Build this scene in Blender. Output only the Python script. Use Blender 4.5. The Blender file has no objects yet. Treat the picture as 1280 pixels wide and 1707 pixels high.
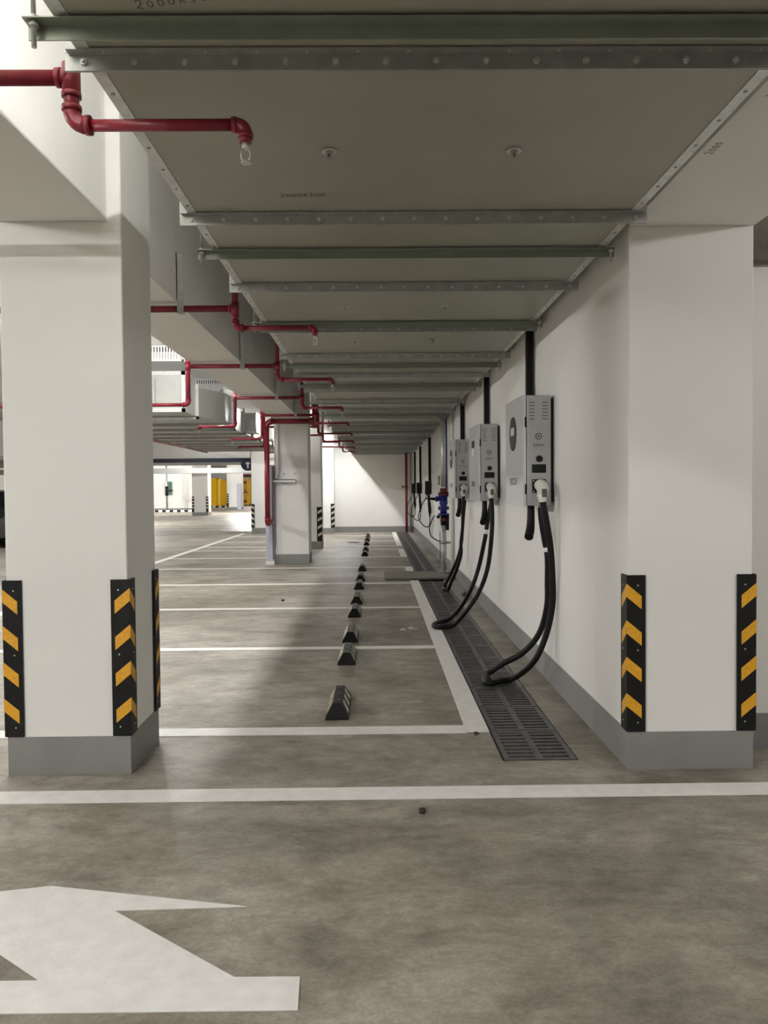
import bpy, bmesh, math, random
from mathutils import Vector, Matrix
random.seed(7)
S = bpy.context.scene
C = S.collection
PI = math.pi

# ------------------------------------------------------------------ camera
f_px = 1340.0
cd = bpy.data.cameras.new('camera'); cam = bpy.data.objects.new('camera', cd); C.objects.link(cam)
cd.sensor_fit = 'VERTICAL'; cd.sensor_height = 36; cd.lens = f_px / 1707 * 36
cd.clip_start = .05; cd.clip_end = 300
cam.location = (0, 0, 1.38)
pitch = math.atan(37 / f_px); yaw = math.atan(13 / f_px); roll = math.radians(-0.5)
cam.rotation_mode = 'QUATERNION'
q = (Matrix.Rotation(-yaw, 4, 'Z') @ Matrix.Rotation(PI / 2 - pitch, 4, 'X') @ Matrix.Rotation(roll, 4, 'Z')).to_quaternion()
cam.rotation_quaternion = q
S.camera = cam
S.view_settings.view_transform = 'Standard'; S.view_settings.look = 'None'
S.view_settings.gamma = 1; S.view_settings.use_curve_mapping = False
S.view_settings.exposure = 0.16

# ------------------------------------------------------------------ world (an enclosed garage: almost nothing)
w = bpy.data.worlds.new('world'); S.world = w; w.use_nodes = True
w.node_tree.nodes['Background'].inputs[0].default_value = (.9, .92, 1, 1)
w.node_tree.nodes['Background'].inputs[1].default_value = .05

# ------------------------------------------------------------------ materials
def mat(name, col, rough=.6, metal=0.0, spec=.5, noise=0.0, scale=6.0, bump=0.0, bscale=40.0, emit=0.0, stretch=(1, 1, 1)):
    m = bpy.data.materials.new(name); m.use_nodes = True
    nt = m.node_tree; b = nt.nodes['Principled BSDF']
    b.inputs['Base Color'].default_value = (*col, 1)
    b.inputs['Roughness'].default_value = rough; b.inputs['Metallic'].default_value = metal
    b.inputs['Specular IOR Level'].default_value = spec
    tc = nt.nodes.new('ShaderNodeTexCoord'); mp = nt.nodes.new('ShaderNodeMapping')
    nt.links.new(tc.outputs['Object'], mp.inputs[0]); mp.inputs['Scale'].default_value = stretch
    if noise:
        n = nt.nodes.new('ShaderNodeTexNoise'); n.inputs['Scale'].default_value = scale; n.inputs['Detail'].default_value = 6
        r = nt.nodes.new('ShaderNodeValToRGB')
        r.color_ramp.elements[0].position = .3; r.color_ramp.elements[1].position = .7
        r.color_ramp.elements[0].color = (*[c * (1 - noise) for c in col], 1)
        r.color_ramp.elements[1].color = (*[min(1, c * (1 + noise)) for c in col], 1)
        nt.links.new(mp.outputs[0], n.inputs[0]); nt.links.new(n.outputs[0], r.inputs[0]); nt.links.new(r.outputs[0], b.inputs['Base Color'])
    if bump:
        n2 = nt.nodes.new('ShaderNodeTexNoise'); n2.inputs['Scale'].default_value = bscale; n2.inputs['Detail'].default_value = 4
        bp = nt.nodes.new('ShaderNodeBump'); bp.inputs['Strength'].default_value = bump; bp.inputs['Distance'].default_value = .004
        nt.links.new(mp.outputs[0], n2.inputs[0]); nt.links.new(n2.outputs[0], bp.inputs['Height']); nt.links.new(bp.outputs[0], b.inputs['Normal'])
    if emit:
        b.inputs['Emission Color'].default_value = (*col, 1); b.inputs['Emission Strength'].default_value = emit
    return m

M = {}
M['paint'] = mat('white_wall_paint', (.80, .79, .755), .75, noise=.025, scale=1.5, bump=.12, bscale=25)
M['grey_paint'] = mat('grey_base_paint', (.235, .232, .22), .6, noise=.08, scale=4, bump=.15, bscale=30)
M['line'] = mat('white_road_paint', (.80, .79, .76), .55, noise=.06, scale=14, bump=.2, bscale=60)
M['galv'] = mat('galvanised_steel', (.42, .43, .41), .42, metal=.75, noise=.12, scale=18)
M['galv_light'] = mat('bright_galvanised_strip', (.62, .63, .61), .4, metal=.6, noise=.12, scale=25)
M['duct'] = mat('duct_board', (.325, .322, .262), .42, metal=.1, noise=.05, scale=2.5, bump=.04, bscale=5)
M['duct2'] = mat('duct_board_pale', (.40, .41, .38), .42, metal=.4, noise=.06, scale=3)
M['channel'] = mat('green_grey_channel', (.26, .285, .235), .42, metal=.5, noise=.1, scale=8)
M['red'] = mat('red_pipe_paint', (.215, .012, .026), .38, noise=.15, scale=20)
M['darkred'] = mat('dark_red_primer', (.22, .03, .02), .5)
M['black'] = mat('black_rubber', (.008, .008, .008), .5, spec=.22, noise=.3, scale=30)
M['blackgloss'] = mat('black_plastic', (.008, .008, .009), .35, spec=.3)
M['yellow'] = mat('yellow_reflective_film', (.72, .36, .02), .4, noise=.12, scale=60)
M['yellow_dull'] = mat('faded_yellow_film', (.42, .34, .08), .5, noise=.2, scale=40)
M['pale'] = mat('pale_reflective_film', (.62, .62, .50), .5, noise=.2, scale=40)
M['yellow_door'] = mat('yellow_door_paint', (.75, .44, .015), .4, noise=.08, scale=3)
M['charger'] = mat('silver_powder_coat', (.43, .43, .43), .42, metal=.15, noise=.03, scale=30)
M['charger_front'] = mat('light_silver_cover', (.46, .46, .455), .4, metal=.1)
M['grey_mark'] = mat('dark_grey_print', (.10, .10, .10), .5)
M['screen'] = mat('dark_screen', (.03, .031, .033), .5, spec=.2)
M['plug'] = mat('ivory_plug_plastic', (.80, .78, .70), .35)
M['white_label'] = mat('white_label', (.85, .85, .83), .5)
M['iron'] = mat('cast_iron_grate', (.105, .10, .098), .38, metal=.4, noise=.3, scale=20, bump=.3, bscale=80)
M['pit'] = mat('dark_channel_concrete', (.05, .048, .042), .8, noise=.3, scale=10)
M['plate'] = mat('worn_steel_plate', (.21, .20, .17), .6, metal=.2, noise=.25, scale=7, stretch=(1, 6, 1))
M['blue'] = mat('blue_valve_paint', (.018, .022, .22), .4)
M['navy'] = mat('navy_board', (.008, .010, .04), .5)
M['lavender'] = mat('pale_lilac_cabinet', (.50, .50, .60), .4)
M['brown'] = mat('brown_plate', (.16, .075, .07), .6)
M['concrete_raw'] = mat('bare_concrete', (.15, .135, .105), .85, noise=.45, scale=5, bump=.5, bscale=30)
M['car'] = mat('dark_car_paint', (.02, .021, .024), .2, metal=.3)
M['glass'] = mat('dark_car_glass', (.02, .025, .03), .06)
M['rim'] = mat('wheel_alloy', (.4, .4, .4), .3, metal=.8)
M['ink'] = mat('dark_marker_ink', (.09, .04, .03), .8)
M['debris'] = mat('dark_debris', (.03, .025, .02), .7)
M['film'] = mat('clear_plastic_scrap', (.75, .76, .74), .2)
M['lamp_body'] = mat('lamp_housing', (.8, .8, .78), .4)

def floor_mat():
    m = bpy.data.materials.new('polished_concrete'); m.use_nodes = True
    nt = m.node_tree; N = nt.nodes; L = nt.links; b = N['Principled BSDF']
    tc = N.new('ShaderNodeTexCoord')
    def noise(scale, detail, st=(1, 1, 1), rough=.6, dist=0.0):
        mp = N.new('ShaderNodeMapping'); mp.inputs['Scale'].default_value = st
        n = N.new('ShaderNodeTexNoise'); n.inputs['Scale'].default_value = scale; n.inputs['Detail'].default_value = detail
        n.inputs['Roughness'].default_value = rough; n.inputs['Distortion'].default_value = dist
        L.new(tc.outputs['Object'], mp.inputs[0]); L.new(mp.outputs[0], n.inputs[0]); return n
    def ramp(n, p0, c0, p1, c1):
        r = N.new('ShaderNodeValToRGB'); e = r.color_ramp.elements
        e[0].position = p0; e[1].position = p1; e[0].color = (*c0, 1); e[1].color = (*c1, 1); L.new(n.outputs[0], r.inputs[0]); return r
    def mul(a, c, fac=1.0):
        x = N.new('ShaderNodeMix'); x.data_type = 'RGBA'; x.blend_type = 'MULTIPLY'; x.inputs[0].default_value = fac
        L.new(a, x.inputs[6]); L.new(c, x.inputs[7]); return x.outputs[2]
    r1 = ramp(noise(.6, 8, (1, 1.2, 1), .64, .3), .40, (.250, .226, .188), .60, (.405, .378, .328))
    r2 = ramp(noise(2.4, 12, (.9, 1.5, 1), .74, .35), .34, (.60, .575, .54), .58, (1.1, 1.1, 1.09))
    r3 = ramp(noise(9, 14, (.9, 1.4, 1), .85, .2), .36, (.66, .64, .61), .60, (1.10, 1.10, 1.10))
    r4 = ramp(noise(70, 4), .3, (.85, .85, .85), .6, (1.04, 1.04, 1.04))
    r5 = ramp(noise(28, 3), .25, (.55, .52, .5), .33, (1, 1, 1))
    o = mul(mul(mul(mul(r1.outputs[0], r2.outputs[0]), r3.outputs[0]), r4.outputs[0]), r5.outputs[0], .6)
    L.new(o, b.inputs['Base Color'])
    rr = N.new('ShaderNodeMapRange'); L.new(noise(3, 6).outputs[0], rr.inputs[0])
    rr.inputs[3].default_value = .36; rr.inputs[4].default_value = .62
    L.new(rr.outputs[0], b.inputs['Roughness']); b.inputs['Specular IOR Level'].default_value = .4
    bp = N.new('ShaderNodeBump'); bp.inputs['Strength'].default_value = .12; bp.inputs['Distance'].default_value = .004
    L.new(noise(45, 6).outputs[0], bp.inputs['Height']); L.new(bp.outputs[0], b.inputs['Normal'])
    return m
M['floor'] = floor_mat()

# ------------------------------------------------------------------ mesh helpers
WL = {}
def wloc(o): return WL.get(o.name, Vector((0, 0, 0))) if o else Vector((0, 0, 0))

class MB:
    """collects shapes in world coordinates; build() links them as ONE mesh object"""
    def __init__(s): s.v = []; s.f = []; s.m = []; s.sm = []; s.mi = 0
    def add(s, vs, fs, smooth=False):
        o = len(s.v); s.v += [Vector(v) for v in vs]
        for f in fs: s.f.append([o + i for i in f]); s.m.append(s.mi); s.sm.append(smooth)
        return s
    def box(s, x0, x1, y0, y1, z0, z1):
        vs = [(x, y, z) for z in (z0, z1) for y in (y0, y1) for x in (x0, x1)]
        return s.add(vs, [(0, 2, 3, 1), (4, 5, 7, 6), (0, 1, 5, 4), (2, 6, 7, 3), (0, 4, 6, 2), (1, 3, 7, 5)])
    def bbox(s, x0, x1, y0, y1, z0, z1, b=.006, seg=2):
        bm = bmesh.new(); bmesh.ops.create_cube(bm, size=1)
        for v in bm.verts: v.co = Vector(((x0 + x1) / 2 + v.co.x * (x1 - x0), (y0 + y1) / 2 + v.co.y * (y1 - y0), (z0 + z1) / 2 + v.co.z * (z1 - z0)))
        bmesh.ops.bevel(bm, geom=bm.edges[:], offset=b, segments=seg, affect='EDGES', profile=.5)
        bm.verts.index_update(); s.add([v.co.copy() for v in bm.verts], [[v.index for v in f.verts] for f in bm.faces]); bm.free(); return s
    def prism(s, pts, axis, a0, a1):
        """polygon pts (2D) extruded along axis from a0 to a1"""
        def P(p, a):
            return {'x': (a, p[0], p[1]), 'y': (p[0], a, p[1]), 'z': (p[0], p[1], a)}[axis]
        n = len(pts); vs = [P(p, a0) for p in pts] + [P(p, a1) for p in pts]
        fs = [list(range(n))[::-1], list(range(n, 2 * n))] + [(i, (i + 1) % n, n + (i + 1) % n, n + i) for i in range(n)]
        return s.add(vs, fs)
    def cyl(s, p0, p1, r0, r1=None, n=16, cap=True):
        p0 = Vector(p0); p1 = Vector(p1); r1 = r0 if r1 is None else r1
        d = (p1 - p0).normalized(); a = d.orthogonal().normalized(); b = d.cross(a)
        vs = []
        for p, r in ((p0, r0), (p1, r1)):
            for i in range(n):
                t = 2 * PI * i / n; vs.append(p + (a * math.cos(t) + b * math.sin(t)) * r)
        s.add(vs, [(i, (i + 1) % n, n + (i + 1) % n, n + i) for i in range(n)], True)
        if cap: s.add(vs[:n], [list(range(n))[::-1]]); s.add(vs[n:], [list(range(n))])
        return s
    def tube(s, pts, r, n=12, cap=True):
        """tube through points; r a number or a list"""
        pts = [Vector(p) for p in pts]; k = len(pts); rs = r if isinstance(r, (list, tuple)) else [r] * k
        d0 = (pts[1] - pts[0]).normalized(); a = d0.orthogonal().normalized(); rings = []; vs = []
        for i, p in enumerate(pts):
            d = (pts[min(i + 1, k - 1)] - pts[max(i - 1, 0)])
            d = d.normalized() if d.length > 1e-9 else d0
            a = (a - d * a.dot(d)); a = a.normalized() if a.length > 1e-6 else d.orthogonal().normalized()
            b = d.cross(a)
            for j in range(n):
                t = 2 * PI * j / n; vs.append(p + (a * math.cos(t) + b * math.sin(t)) * rs[i])
        fs = [(i * n + j, i * n + (j + 1) % n, (i + 1) * n + (j + 1) % n, (i + 1) * n + j) for i in range(k - 1) for j in range(n)]
        s.add(vs, fs, True)
        if cap: s.add(vs[:n], [list(range(n))[::-1]]); s.add(vs[-n:], [list(range(n))])
        return s
    def ball(s, c, r, n=12, sc=(1, 1, 1)):
        vs = []; fs = []; m = n // 2
        for i in range(m + 1):
            for j in range(n):
                t = PI * i / m; p = 2 * PI * j / n
                vs.append((c[0] + r * sc[0] * math.sin(t) * math.cos(p), c[1] + r * sc[1] * math.sin(t) * math.sin(p), c[2] + r * sc[2] * math.cos(t)))
        for i in range(m):
            for j in range(n): fs.append((i * n + j, (i + 1) * n + j, (i + 1) * n + (j + 1) % n, i * n + (j + 1) % n))
        return s.add(vs, fs, True)
    def build(s, name, mats, parent=None, loc=None):
        me = bpy.data.meshes.new(name)
        if not isinstance(mats, (list, tuple)): mats = [mats]
        if parent is None and loc is None:
            xs = [v.x for v in s.v]; ys = [v.y for v in s.v]; zs = [v.z for v in s.v]
            loc = Vector(((min(xs) + max(xs)) / 2, (min(ys) + max(ys)) / 2, min(zs)))
        org = Vector(loc) if parent is None else wloc(parent)
        me.from_pydata([v - org for v in s.v], [], s.f)
        for mm in mats: me.materials.append(mm)
        me.polygons.foreach_set('material_index', s.m); me.polygons.foreach_set('use_smooth', s.sm)
        bm = bmesh.new(); bm.from_mesh(me); bmesh.ops.remove_doubles(bm, verts=bm.verts, dist=1e-6)
        bmesh.ops.recalc_face_normals(bm, faces=bm.faces); bm.to_mesh(me); bm.free()
        o = bpy.data.objects.new(name, me); C.objects.link(o)
        if parent is None: o.location = org; WL[o.name] = org
        else: o.parent = parent; WL[o.name] = org
        return o

def tag(o, label, cat, group=None, kind=None):
    o['label'] = label; o['category'] = cat
    if group: o['group'] = group
    if kind: o['kind'] = kind
    return o
def thing(name, loc, label, cat, group=None):
    o = bpy.data.objects.new(name, None); C.objects.link(o); o.location = loc; o.empty_display_size = .1
    WL[o.name] = Vector(loc); return tag(o, label, cat, group)
def struct(name, mb, m):
    o = mb.build(name, m, None, (0, 0, 0)); o['kind'] = 'structure'; return o
def kids(o): return [c for c in list(C.objects) if c.parent == o]
def dup(src, d, label=None):
    """copy a thing with its parts and sub-parts, moved by d"""
    d = Vector(d)
    r = src.copy(); C.objects.link(r); r.location = Vector(src.location) + d; WL[r.name] = wloc(src) + d
    if label: r['label'] = label
    def rec(a, b):
        for ch in KIDS.get(a.name, []):
            c = ch.copy(); C.objects.link(c); c.parent = b; WL[c.name] = WL[b.name]; rec(ch, c)
    KIDS = {}
    for o in C.objects:
        if o.parent: KIDS.setdefault(o.parent.name, []).append(o)
    rec(src, r); return r
def spline(pts, n=8):
    P = [Vector(p) for p in pts]; P = [P[0] * 2 - P[1]] + P + [P[-1] * 2 - P[-2]]; out = []
    for i in range(1, len(P) - 2):
        a, b, c, d = P[i - 1], P[i], P[i + 1], P[i + 2]
        for k in range(n):
            t = k / n
            out.append(.5 * ((2 * b) + (c - a) * t + (2 * a - 5 * b + 4 * c - d) * t * t + (3 * b - a - 3 * c + d) * t ** 3))
    out.append(P[-2]); return out
def text(name, s, size, loc, rx, m, parent, extrude=.0008, sx=1.0):
    cu = bpy.data.curves.new(name, 'FONT'); cu.body = s; cu.size = size; cu.align_x = 'CENTER'; cu.align_y = 'CENTER'; cu.extrude = extrude
    t = bpy.data.objects.new(name + '_curve', cu); C.objects.link(t); bpy.context.view_layer.update()
    me = bpy.data.meshes.new_from_object(t.evaluated_get(bpy.context.evaluated_depsgraph_get()))
    C.objects.unlink(t); bpy.data.objects.remove(t)
    o = bpy.data.objects.new(name, me); C.objects.link(o)
    mw = Matrix.Translation(Vector(loc) - wloc(parent)) @ Matrix.Rotation(rx[2], 4, 'Z') @ Matrix.Rotation(rx[0], 4, 'X') @ Matrix.Scale(sx, 4, (1, 0, 0))
    me.transform(mw); me.materials.clear(); me.materials.append(m); o.parent = parent; WL[o.name] = wloc(parent)
    return o

# ------------------------------------------------------------------ lamps
POWER = 3.7
def lamp(x, y, z, power, label, along='y', L=1.2, name='tube_light', cat='lamp', size=.12, col=(1, .985, .965)):
    t = thing(name, (x, y, z), label, cat, 'tube lights hung from the slab')
    h = MB(); d = MB()
    if along == 'y':
        h.box(x - .05, x + .05, y - L / 2, y + L / 2, z, z + .05)
        d.cyl((x, y - L / 2 + .03, z - .02), (x, y + L / 2 - .03, z - .02), .018, n=10)
    else:
        h.box(x - L / 2, x + L / 2, y - .05, y + .05, z, z + .05)
        d.cyl((x - L / 2 + .03, y, z - .02), (x + L / 2 - .03, y, z - .02), .018, n=10)
    h.build('lamp_housing', M['lamp_body'], t)
    tm = mat('lit_tube', col, .5, emit=power * POWER / (PI * 2 * PI * .018 * (L - .06)))
    d.build('tube', tm, t)
    k = L / 2 - .1
    for s_ in (-1, 1):
        px, py = (x, y + s_ * k) if along == 'y' else (x + s_ * k, y)
        MB().cyl((px, py, z + .05), (px, py, CEIL), .004, n=6).build('suspension_rod', M['galv'], t)
    return t
CEIL = 3.7
lamp(-2.55, -.5, 2.98, 55, 'tube light left of the near longitudinal beam', 'y')
lamp(-2.03, 6.6, 3.15, 55, 'tube light left of the beam beyond the near left column', 'y')
lamp(-2.03, 11.4, 3.15, 55, 'tube light left of the beam, before the second column', 'y')
lamp(-2.08, 19.1, 3.15, 40, 'tube light above the bays behind the second column', 'y')
lamp(-1.08, 24.4, 2.96, 75, 'tube light beside the duct near the end wall', 'y')
lamp(-7.0, 4.0, 2.95, 80, 'tube light over the left driving lane, nearest', 'y')
lamp(-7.0, 10.0, 2.95, 80, 'tube light over the left driving lane, second', 'y')
lamp(-7.0, 16.0, 2.95, 80, 'tube light over the left driving lane, third', 'y')
lamp(-7.0, 22.0, 2.95, 60, 'tube light over the left driving lane, last before the navy board', 'y')
lamp(-3.4, -2.2, 2.95, 80, 'tube light over the near cross aisle, left', 'x')
lamp(.12, 1.3, 3.3, 72, 'tube light hung above the long duct near the viewer', 'y')
lamp(4.2, 0.0, 3.0, 45, 'tube light over the near cross aisle, right', 'x')
lamp(-11.0, 34.0, 3.1, 310, 'tube light in the far hall, nearest', 'x')
lamp(-8.0, 50.0, 3.1, 310, 'tube light in the far hall before the yellow doors', 'x')
lamp(-16.0, 50.0, 3.1, 310, 'tube light in the far hall by the left wall', 'x')
lamp(-9.0, 68.0, 3.1, 310, 'tube light in the far hall at its end', 'x')

# ------------------------------------------------------------------ setting
fl = MB(); GX0, GX1, GY0, GY1 = .632, 1.018, 4.035, 26.2
for x0, x1, y0, y1 in ((-24, GX0, -7, 26.4), (GX1, 8, -7, 26.4), (GX0, GX1, -7, GY0), (GX0, GX1, GY1, 26.4), (-24, 8, 26.4, 84)):
    fl.box(x0, x1, y0, y1, -.3, 0)
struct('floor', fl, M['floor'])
struct('ceiling', MB().box(-24, 8, -7, 84, CEIL, CEIL + .2), M['paint'])
RW = 1.225
struct('wall_right', MB().box(RW, RW + .3, 4.5, 26.3, 0, CEIL), M['paint'])
struct('wall_recess', MB().box(1.836, 8, 4.19, 4.5, 0, CEIL), M['paint'])
struct('wall_end', MB().box(-3.5, RW + .3, 26.3, 26.6, 0, CEIL), M['paint'])
struct('wall_left', MB().box(-24.2, -24, -7, 84, 0, CEIL), M['paint'])
struct('wall_back', MB().box(-24, 8, -7.2, -7, 0, CEIL), M['paint'])
struct('wall_near_right', MB().box(8, 8.2, -7, 4.5, 0, CEIL), M['paint'])
struct('wall_far', MB().box(-24, 8, 82, 82.2, 0, CEIL), M['paint'])
struct('wall_far_left', MB().box(-24, -12.2, 58, 58.3, 0, CEIL), M['paint'])
struct('wall_far_right', MB().box(-3.5, -3.2, 26.6, 82, 0, CEIL), M['paint'])
BH = .186
struct('baseboard_right', MB().box(RW - .005, RW, 4.5, 26.3, 0, BH), M['grey_paint'])
struct('baseboard_recess', MB().box(1.832, 8, 4.184, 4.19, 0, BH), M['grey_paint'])
struct('baseboard_end', MB().box(-3.5, RW - .006, 26.294, 26.3, 0, BH), M['grey_paint'])
struct('baseboard_far', MB().box(-24, -12.2, 57.98, 58, 0, BH).box(-12.1, -3.5, 81.98, 82, 0, BH), M['grey_paint'])

# drain channel below the grates
dc = MB(); dc.box(GX0, GX1, GY0, GY1, -.29, -.18).box(GX0, GX0 + .004, GY0, GY1, -.18, -.022).box(GX1 - .004, GX1, GY0, GY1, -.18, -.022).box(GX0, GX1, GY0, GY0 + .004, -.18, -.022)
o = dc.build('trim_1', M['pit'], None, (0, 0, 0)); o['kind'] = 'structure'

# columns, pier, beams
def column(x0, x1, y0, y1, label, z1=CEIL, name='column', group=None, base=True, faces='all'):
    t = thing(name, ((x0 + x1) / 2, (y0 + y1) / 2, 0), label, 'column', group)
    if faces == 'all': MB().bbox(x0, x1, y0, y1, 0, z1, .008, 2).build('shaft', M['paint'], t)
    else:      # engaged pier: only its front corners are eased
        c = .006; MB().prism([(x0, y1), (x0, y0 + c), (x0 + c * .3, y0 + c * .3), (x0 + c, y0), (x1 - c, y0), (x1 - c * .3, y0 + c * .3), (x1, y0 + c), (x1, y1)], 'z', 0, z1).build('shaft', M['paint'], t)
    if base:
        e = .004; MB().box(x0 - e, x1 + e, y0 - e, y1 + (e if faces == 'all' else 0), 0, BH).build('painted_base', M['grey_paint'], t)
    return t
BZ = 2.685
column(-1.806, -1.216, 3.92, 4.42, 'near left white column with a grey base and yellow striped corner guards')
column(RW, 1.831, 3.89, 4.4995, 'near right white pier with a grey base and two striped corner guards', name='pier', faces='front')
column(-1.90, -1.268, 15.1, 15.7, 'white column behind the red standpipe, carrying a small bracket', z1=CEIL)
column(-1.90, -1.285, 18.85, 19.45, 'white column standing just behind the one with the bracket')
column(-1.96, -1.335, 25.5, 26.1, 'rearmost white column beside the end wall')
column(-4.02, -3.52, 26.0, 26.59, 'white column at the left end of the end wall below the navy board')
column(-10.5, -9.6, 46.0, 46.9, 'far grey-shaded column left of the yellow doors', group='columns in the far hall')
column(-11.2, -10.1, 60.5, 61.3, 'far column between the two yellow doors', group='columns in the far hall')

tag(MB().box(-1.865, -1.36, 4.425, 15.095, BZ, CEIL - .001).build('ceiling_beam', M['paint']), 'white beam between the near left column and the next one', 'beam')
tag(MB().box(-1.80, -1.284, -6.99, 3.915, BZ, CEIL - .001).build('ceiling_beam', M['paint']), 'white beam overhead in front of the near left column', 'beam')
right_beam = tag(MB().box(RW, 1.831, -6.99, 3.885, 2.638, CEIL - .001).build('ceiling_beam', M['paint']), 'white beam overhead in front of the near right pier', 'beam')
tag(MB().box(1.84, 2.6, 4.10, 4.185, 2.53, CEIL - .001).build('ceiling_beam', M['concrete_raw']), 'bare stained concrete lintel right of the near pier', 'beam')
tag(MB().box(-23.9, -1.97, 26.03, 26.29, 2.45, CEIL - .001).build('cross_beam', M['paint']) , 'white cross beam above the navy board at the lane end', 'beam')
tag(MB().box(-23.9, -4.03, 25.95, 26.0, 2.31, 2.44).build('height_board', M['navy']), 'long navy board along the underside of the far cross beam', 'board')
tag(MB().box(-23.9, -4.1, 30.0, 30.5, 2.36, 2.6).build('cross_duct', M['galv']), 'grey duct crossing just behind the navy board', 'duct')
tag(MB().box(-23.9, -3.6, 44.0, 44.9, 2.38, 2.65).build('cross_duct', M['galv']), 'grey duct crossing the far hall above the columns', 'duct')

# ------------------------------------------------------------------ painted lines
def line(x0, x1, y0, y1, label, group=None, name='painted_line'):
    return tag(MB().box(x0, x1, y0, y1, .0005, .003).build(name, M['line']), label, 'line marking', group)
line(-9, 7.5, 3.545, 3.692, 'white line crossing the floor right in front of column and pier')
ys = [4.59, 7.0, 9.39, 11.85, 14.3, 16.5, 18.6, 19.8, 21.7, 24.3]
lab = ['white bay line crossing in front of the nearest wheel stop', 'white bay line between the first and second pair of stops', 'third white bay line from the camera',
       'white bay line just before the steel cover plate', 'white bay line just beyond the steel cover plate']
for i, y in enumerate(ys):
    xl = -4.3
    if i == 0:
        line(-4.25, .499, y - .085, y + .06, lab[0], 'parking bay lines')
    else:
        line(xl + .07, .499, y - .06, y + .06, lab[i] if i < 5 else 'thin white bay line in the distance, %s from the end wall' % ['nearest', 'second', 'third', 'fourth', 'fifth'][9 - i], 'parking bay lines')
line(.50, .632, 4.52, 12.15, 'white line beside the drain from the first bay to the cover plate')
line(.50, .632, 13.35, 14.36, 'short white line beside the drain just past the cover plate')
line(.50, .632, 16.44, 18.66, 'white line segment beside the far drain, before the last segment')
line(.50, .632, 19.74, 26.2, 'last white line segment beside the far drain at the end wall')
line(-4.37, -4.23, 4.52, 26.1, 'long white line between the bays and the left driving lane')
line(-12.0, -4.45, 29.0, 29.15, 'faint white line across the lane beyond the navy board')
line(-9.6, -9.45, 5.0, 25.0, 'white line along the far side of the left driving lane')
ar = MB()
ar.prism([(-1.151, 2.792), (-.444, 2.635), (-.875, 2.62), (-.415, 2.247), (-.228, 2.245), (-.22, 2.098), (-1.008, 2.102), (-1.65, 2.105), (-1.65, 2.244), (-.964, 2.244), (-1.136, 2.377), (-1.5, 2.66), (-1.75, 2.66)], 'z', .0005, .003)
tag(ar.build('floor_arrow', M['line']), 'large white arrow marking on the floor, cut by the left frame edge', 'arrow marking')

# ------------------------------------------------------------------ corner guards
def guard(cx, cy, sx, sy, label, z0=.190, h=.765, leg=.083, film='yellow', name='corner_guard'):
    """L-shaped rubber guard on the corner (cx, cy); legs run towards sx and sy"""
    t = .009; t0 = thing(name, (cx, cy, z0), label, 'corner guard', 'striped corner guards')
    mb = MB(); e = .0045
    ox, oy = cx - sx * e, cy - sy * e
    pts = [(ox - sx * t, oy - sy * t), (ox + sx * leg, oy - sy * t), (ox + sx * (leg + .001), oy), (ox, oy), (ox, oy + sy * leg), (ox - sx * t, oy + sy * leg)]
    mb.prism(pts, 'z', z0, z0 + h); mb.build('rubber_body', M['black'], t0)
    for k in range(4):
        zt = z0 + h - .040 - k * .178; th = .064; dr = .062; w_ = leg - .019; q = .0012
        m2 = MB()
        y_ = oy - sy * (t + q); x_ = ox - sx * (t + q)
        a = [(x_, y_, zt), (ox + sx * w_, y_, zt - dr), (ox + sx * w_, y_, zt - dr - th), (x_, y_, zt - th)]
        m2.add(a, [(0, 1, 2, 3)])
        a = [(x_, y_, zt), (x_, oy + sy * w_, zt - dr), (x_, oy + sy * w_, zt - dr - th), (x_, y_, zt - th)]
        m2.add(a, [(0, 1, 2, 3)])
        m2.build('chevron', M[film], t0)
    for zz in (.045, .40, .715):
        MB().cyl((ox + sx * leg * .55, oy - sy * t, z0 + zz), (ox + sx * leg * .55, oy - sy * (t + .002), z0 + zz), .004, n=8).build('screw', M['galv_light'], t0)
        MB().cyl((ox - sx * t, oy + sy * leg * .55, z0 + zz), (ox - sx * (t + .002), oy + sy * leg * .55, z0 + zz), .004, n=8).build('screw', M['galv_light'], t0)
    return t0
guard(-1.806, 3.92, 1, 1, 'black and yellow corner guard on the left edge of the near left column')
guard(-1.216, 3.92, -1, 1, 'black and yellow corner guard on the front right edge of the near left column')
guard(-1.216, 4.42, -1, -1, 'black and yellow corner guard on the rear right edge of the near left column')
guard(RW, 3.89, 1, 1, 'black and yellow corner guard on the left edge of the near right pier')
guard(1.831, 3.89, -1, 1, 'black and yellow corner guard on the right edge of the near right pier')
guard(-1.285, 18.85, -1, 1, 'striped corner guard on the column just behind the bracket column', film='pale', h=.80, leg=.11)
guard(-1.335, 25.5, -1, 1, 'striped corner guard on the rearmost column by the end wall', film='pale', leg=.11)
guard(-4.02, 26.0, 1, 1, 'striped corner guard on the column below the navy board', film='pale', leg=.10)
guard(-10.5, 46.0, 1, 1, 'left corner guard of the far shaded column', h=.9, leg=.12, film='pale')
guard(-9.6, 46.0, -1, 1, 'right corner guard of the far shaded column', h=.9, leg=.12, film='pale')
guard(-11.2, 60.5, 1, 1, 'left corner guard of the far column between the yellow doors', h=1.0, leg=.14, film='pale')

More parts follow.
